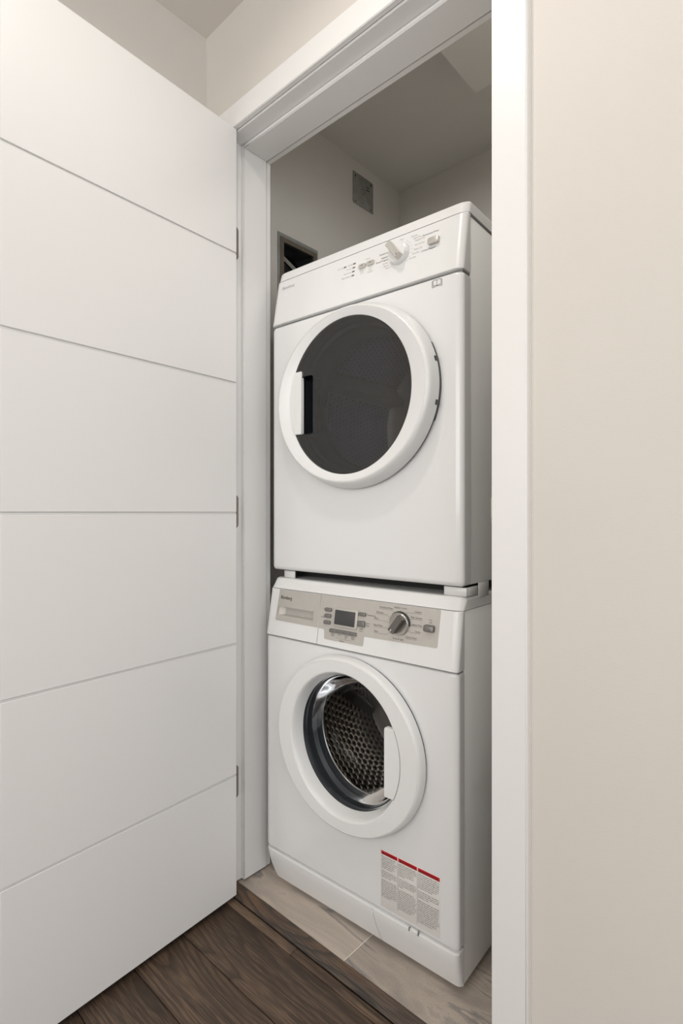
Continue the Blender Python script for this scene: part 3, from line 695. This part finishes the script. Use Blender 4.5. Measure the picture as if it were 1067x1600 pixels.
lines += [[(-.7465, -.2300), (-.7465, -.2325)], [(-.7465, -.2935), (-.7465, -.2905)], [(-.9420, -.3195), (-.9220, -.3215)], [(-.9160, -.3215), (-.8900, -.3215)], [(-.9190, -.3160), (-.9190, -.3250)]]
printed('dial_scale', lines, .0005, WF, 'ink', wa, 'stuff', n=.0012)
T2('Temperature', -.8465, -.2545, .0052); T2('Start/', -.8465, -.2750, .0050); T2('Pause', -.8465, -.2805, .0050); T2('Child', -.8600, -.2905, .0048, 'CENTER'); T2('Lock', -.8600, -.2955, .0048, 'CENTER')
T2('On/', -.6625, -.2450, .0052, 'CENTER'); T2('Off', -.6625, -.2510, .0052, 'CENTER')
T2('Hr', -.9870, -.2555, .0048, 'RIGHT'); T2('Delay', -.9870, -.2760, .0048, 'RIGHT')
for i, (a, b) in enumerate((('Extra', 'Rinse'), ('Pre', ''), ('Easy', 'Iron'), ('Rinse', 'Hold'))):
    x = -.951+i*.0225; T2(a, x, -.3140, .0046, 'CENTER')
    if b: T2(b, x, -.3185, .0046, 'CENTER')
T2('Options', -.9190, -.3280, .0044, 'CENTER')
top_lid('top_lid', wa, -.2145, -.1862, 1.0345, 1.0480, WYB, .0, 'plastic', .009)
# kick plate
def kick(name, x0, x1, z0, z1, par, m):
    prof = [(z0, 1.0365), (z0+.012, 1.0320), (z0+.035, 1.0245), (z0+.060, 1.0185), (z1-.006, 1.0150), (z1-.002, 1.0155), (z1, 1.0190)]
    L = []
    for z, yf in prof:
        P = []
        f = (z1-z)/(z1-z0); ins = .012*f*f
        for k in range(7):
            a = math.pi/2*k/6; P.append((x0+ins+.022*(1-math.cos(a)), yf+.016*(1-math.sin(a)), z))
        for k in range(1, 10): P.append((x0+ins+.022+(x1-x0-.036-ins*1.2)*k/10, yf, z))
        for k in range(5):
            a = math.pi/2*k/4; P.append((x1-.014-ins*.2+.014*math.sin(a), yf+.012*(1-math.cos(a)), z))
        P += [(x1-ins*.2, 1.0445+.0*f, z), (x0+ins, 1.0445, z)]
        L.append(P)
    return loft(name, L, m, par, True, True, 35)
kick('kick_plate', XL, XR, -1.0300, -.9455, wa, 'plastic')
sp = [(-.8140, -.9462), (-.8120, -.9680), (-.8080, -.9930), (-.8030, -1.0150), (-.8000, -1.0300)]
def KP(z):
    pr = [(-1.0300, 1.0365), (-1.018, 1.0320), (-.995, 1.0245), (-.970, 1.0185), (-.9515, 1.0150), (-.94, 1.0150)]
    for (a, ya), (b, yb) in zip(pr[:-1], pr[1:]):
        if z <= b: return ya+(yb-ya)*(z-a)/(b-a)
    return 1.0150
printed('flap_seam', [sp], .0009, Face(KP), 'seam', wa)
box('flap_catch', -.7095, -.6890, 1.0125, 1.0230, -.9500, -.9420, 'plastic', wa, .002, seg=3)
for x in (-.7125, -.6885): box('catch_gap', x, x+.0025, 1.0140, 1.0185, -.9500, -.9430, 'seam', wa)
feet(wa, -1.020, TZ, (1.10, 1.60))
# porthole door
spin('door', [(.1580, .1640, 1.0190), (.1585, .1645, 1.0160), (.1655, .1720, .9980), (.1690, .1758, .9895), (.1708, .1777, .9876), (.1726, .1797, .9872), (.1732, .1803, .9878), (.1738, .1810, .9870),
    (.2150, .2045, .9870), (.2162, .2057, .9870), (.2168, .2063, .9878), (.2174, .2070, .9870), (.2205, .2100, .9886), (.2235, .2130, .9945), (.2250, .2150, 1.001), (.2255, .2160, 1.009), (.2220, .2130, 1.0115), (.18, .186, 1.0120), (.1580, .1640, 1.0190)], WC, 'plastic', wa, n=128)
spin('door_shade_ring', [(.2225, .2135, 1.0108), (.2232, .2142, 1.0130), (.2225, .2135, 1.0162), (.177, .184, 1.0162)], WC, 'rim', wa)  # dark ring drawn as the shadow behind the washer door
spin('bowl_seal', [(0.1592, 0.1647, 1.0195), (0.1607, 0.1662, 1.0250), (0.1578, 0.1632, 1.0300), (0.1592, 0.1647, 1.0410), (0.1626, 0.1682, 1.0510), (0.1626, 0.1682, 1.0610), (0.1539, 0.1592, 1.0690), (0.1558, 0.1612, 1.0810), (0.1520, 0.1572, 1.0910)], WC, 'rubber', wa)
spin('drum_lip', [(0.1520, 0.1572, 1.0890), (0.1506, 0.1557, 1.0910), (0.1512, 0.1564, 1.0935), (0.1539, 0.1592, 1.0970), (0.2000, 0.2000, 1.1010), (0.2450, 0.2450, 1.1050)], WC, 'chrome', wa)
spin('bowl_glass', [(0.1587, 0.1642, 1.0210), (0.1539, 0.1592, 1.0250), (0.1496, 0.1547, 1.0460), (0.1443, 0.1492, 1.0710), (0.1347, 0.1393, 1.0960), (0.1202, 0.1244, 1.1130), (0.0962, 0.0995, 1.1250), (0.0577, 0.0597, 1.1310), (0.0096, 0.0100, 1.1330)], WC, 'bowl', wa, cap1=True)
drum('drum', WC, .245, 1.104, 1.42, 'wdrum', wa, 440, 88, dimple=.0050, du=74, dv=18)
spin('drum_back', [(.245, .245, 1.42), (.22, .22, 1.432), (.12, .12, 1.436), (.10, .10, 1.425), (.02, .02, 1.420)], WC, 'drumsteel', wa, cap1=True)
for k in range(3):
    t = math.radians(142+120*k); P = []
    for j in range(9):
        y = 1.115+.295*j/8; f = math.sin(math.pi*(j+.6)/9.2)**.4; tw = t+1.0*j/8; c, s = math.cos(tw), math.sin(tw)
        P.append([(WC[0]+rr*c-dd*s, y, WC[1]+rr*s+dd*c) for rr, dd in ((.246, -.028), (.246-.022*f, -.016), (.246-.040*f, -.004), (.246-.040*f, .004), (.246-.022*f, .016), (.246, .028))])
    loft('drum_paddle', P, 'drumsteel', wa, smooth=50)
# door handle: a flat segment that fills the right of the ring
GR, GZ = .1714, .1786; zt, zb = .0778, -.0803
a0 = math.asin(zb/GZ); a1 = math.asin(zt/GZ)
P = [(-.7607, WC[1]+zb+.003), (-.7595, WC[1]+zb)] + [(WC[0]+GR*math.cos(a0+(a1-a0)*k/24), WC[1]+GZ*math.sin(a0+(a1-a0)*k/24)) for k in range(25)] + [(-.7595, WC[1]+zt), (-.7607, WC[1]+zt-.003)]
cxm = -.74
loft('handle', [[(x, 1.0010, z) for x, z in P], [(x, .9880, z) for x, z in P], [(cxm+(x-cxm)*.985, .9866, WC[1]+(z-WC[1])*.985) for x, z in P]], 'plastic', wa, smooth=45)
sl = [(WC[0]+.1718*math.cos(a0+(a1-a0)*k/24), WC[1]+.1791*math.sin(a0+(a1-a0)*k/24)) for k in range(25)]
printed('handle_gap_shade', [sl], .0010, flat(.9871), 'seam', wa)  # thin arc coloured as the shaded gap beside the handle
# warning label: clear film, red headers and three columns of print
lb = plate('warning_label', -.7905, -.6318, -.9300, -.7960, .002, .0002, flat(1.0160), 'label', wa, .0001)
LF = flat(1.0158)
def slant(x): return -.8000-.0*x
hdr = [(-.7894, -.7435, 'WARNING'), (-.7412, -.6908, 'ATTENTION'), (-.6886, -.6333, 'ADVERTENCIA')]
ztop = -.7975
for i, (x0, x1, s_) in enumerate(hdr):
    plate('red_header', x0, x1, ztop-.0086, ztop, .001, .0002, LF, 'red', lb, .0001)
    wd_ = .86 if i < 2 else .80
    text('printed_word', s_, (x0+x1)/2+.003, ztop-.0075, .0078, flat(1.0155), 'inkd', lb, 'CENTER', sx=wd_)
    tri = x0+.0035
    poly('warning_symbol', [(tri, ztop-.0076), (tri+.0054, ztop-.0076), (tri+.0027, ztop-.0022)], .0004, flat(1.0155), 'inkd', lb)
rnd = random.Random(3)
bars = []
for i, (x0, x1, s_) in enumerate(hdr):
    z = ztop-.0135; paras = ((7, 4, 10), (7, 5, 11), (8, 4, 12))[i]
    for n in paras:
        for r in range(n):
            x = x0+.0015; end = x1-.0015 if r < n-1 else x0+(x1-x0)*rnd.uniform(.35, .8)
            if rnd.random() < .35: end -= rnd.uniform(0, .008)
            while x < end-.001:
                for c_ in range(rnd.randint(2, 8)):
                    if x > end: break
                    hh = rnd.choice((.0012, .0012, .0018)); bars.append([(x, z-.0006), (x, z-.0006+hh)]); x += .00125
                x += .0011
            z -= .00425
        z -= .0040 if n != paras[-1] else 0
printed('small_print', bars, .0009, LF, 'ink', lb, 'stuff', n=.0004)
printed('column_rule', [[(-.7424, ztop-.011), (-.7424, -.9190)], [(-.6898, ztop-.011), (-.6898, -.9230)]], .0006, LF, 'ink', lb, n=.0004)

# ---------------------------------------------------------------- stacking kit between the machines
sk = thing('stacking_kit', 'white corner brackets of the kit that joins dryer to washer', 'stacking kit', (-.9, 1.30, -.185))
boxes('bracket', [(-.6461, XR-.0005, 1.0575, 1.0620, -.1858, -.1665), (XR-.0045, XR-.0005, 1.0620, 1.1140, -.1858, -.1665), (XR+.0004, XR+.0022, 1.1120, 1.1650, -.1930, -.1600)], 'plastic', sk, .0006, seg=1)
boxes('bracket', [(-1.1576, -1.1166, 1.0575, 1.0620, -.1858, -.1665), (-1.1576, -1.1535, 1.0620, 1.1140, -.1858, -.1665)], 'plastic', sk, .0006, seg=1)
boxes('side_rail', [(XR-.05, XR-.02, 1.10, 1.62, -.1858, -.1665), (XL+.02, XL+.05, 1.10, 1.62, -.1858, -.1665), (XL+.05, XR-.05, 1.12, 1.15, -.1858, -.1665)], 'gap', sk)

# ---------------------------------------------------------------- both machines stand turned a little in the closet
TH = math.radians(2.6); PX, PY = -.59, 1.037
for t in (dy, wa, sk):
    dx, dy_ = t.location.x-PX, t.location.y-PY
    t.location.x = PX+math.cos(TH)*dx-math.sin(TH)*dy_; t.location.y = PY+math.sin(TH)*dx+math.cos(TH)*dy_
    t.rotation_euler.z = TH
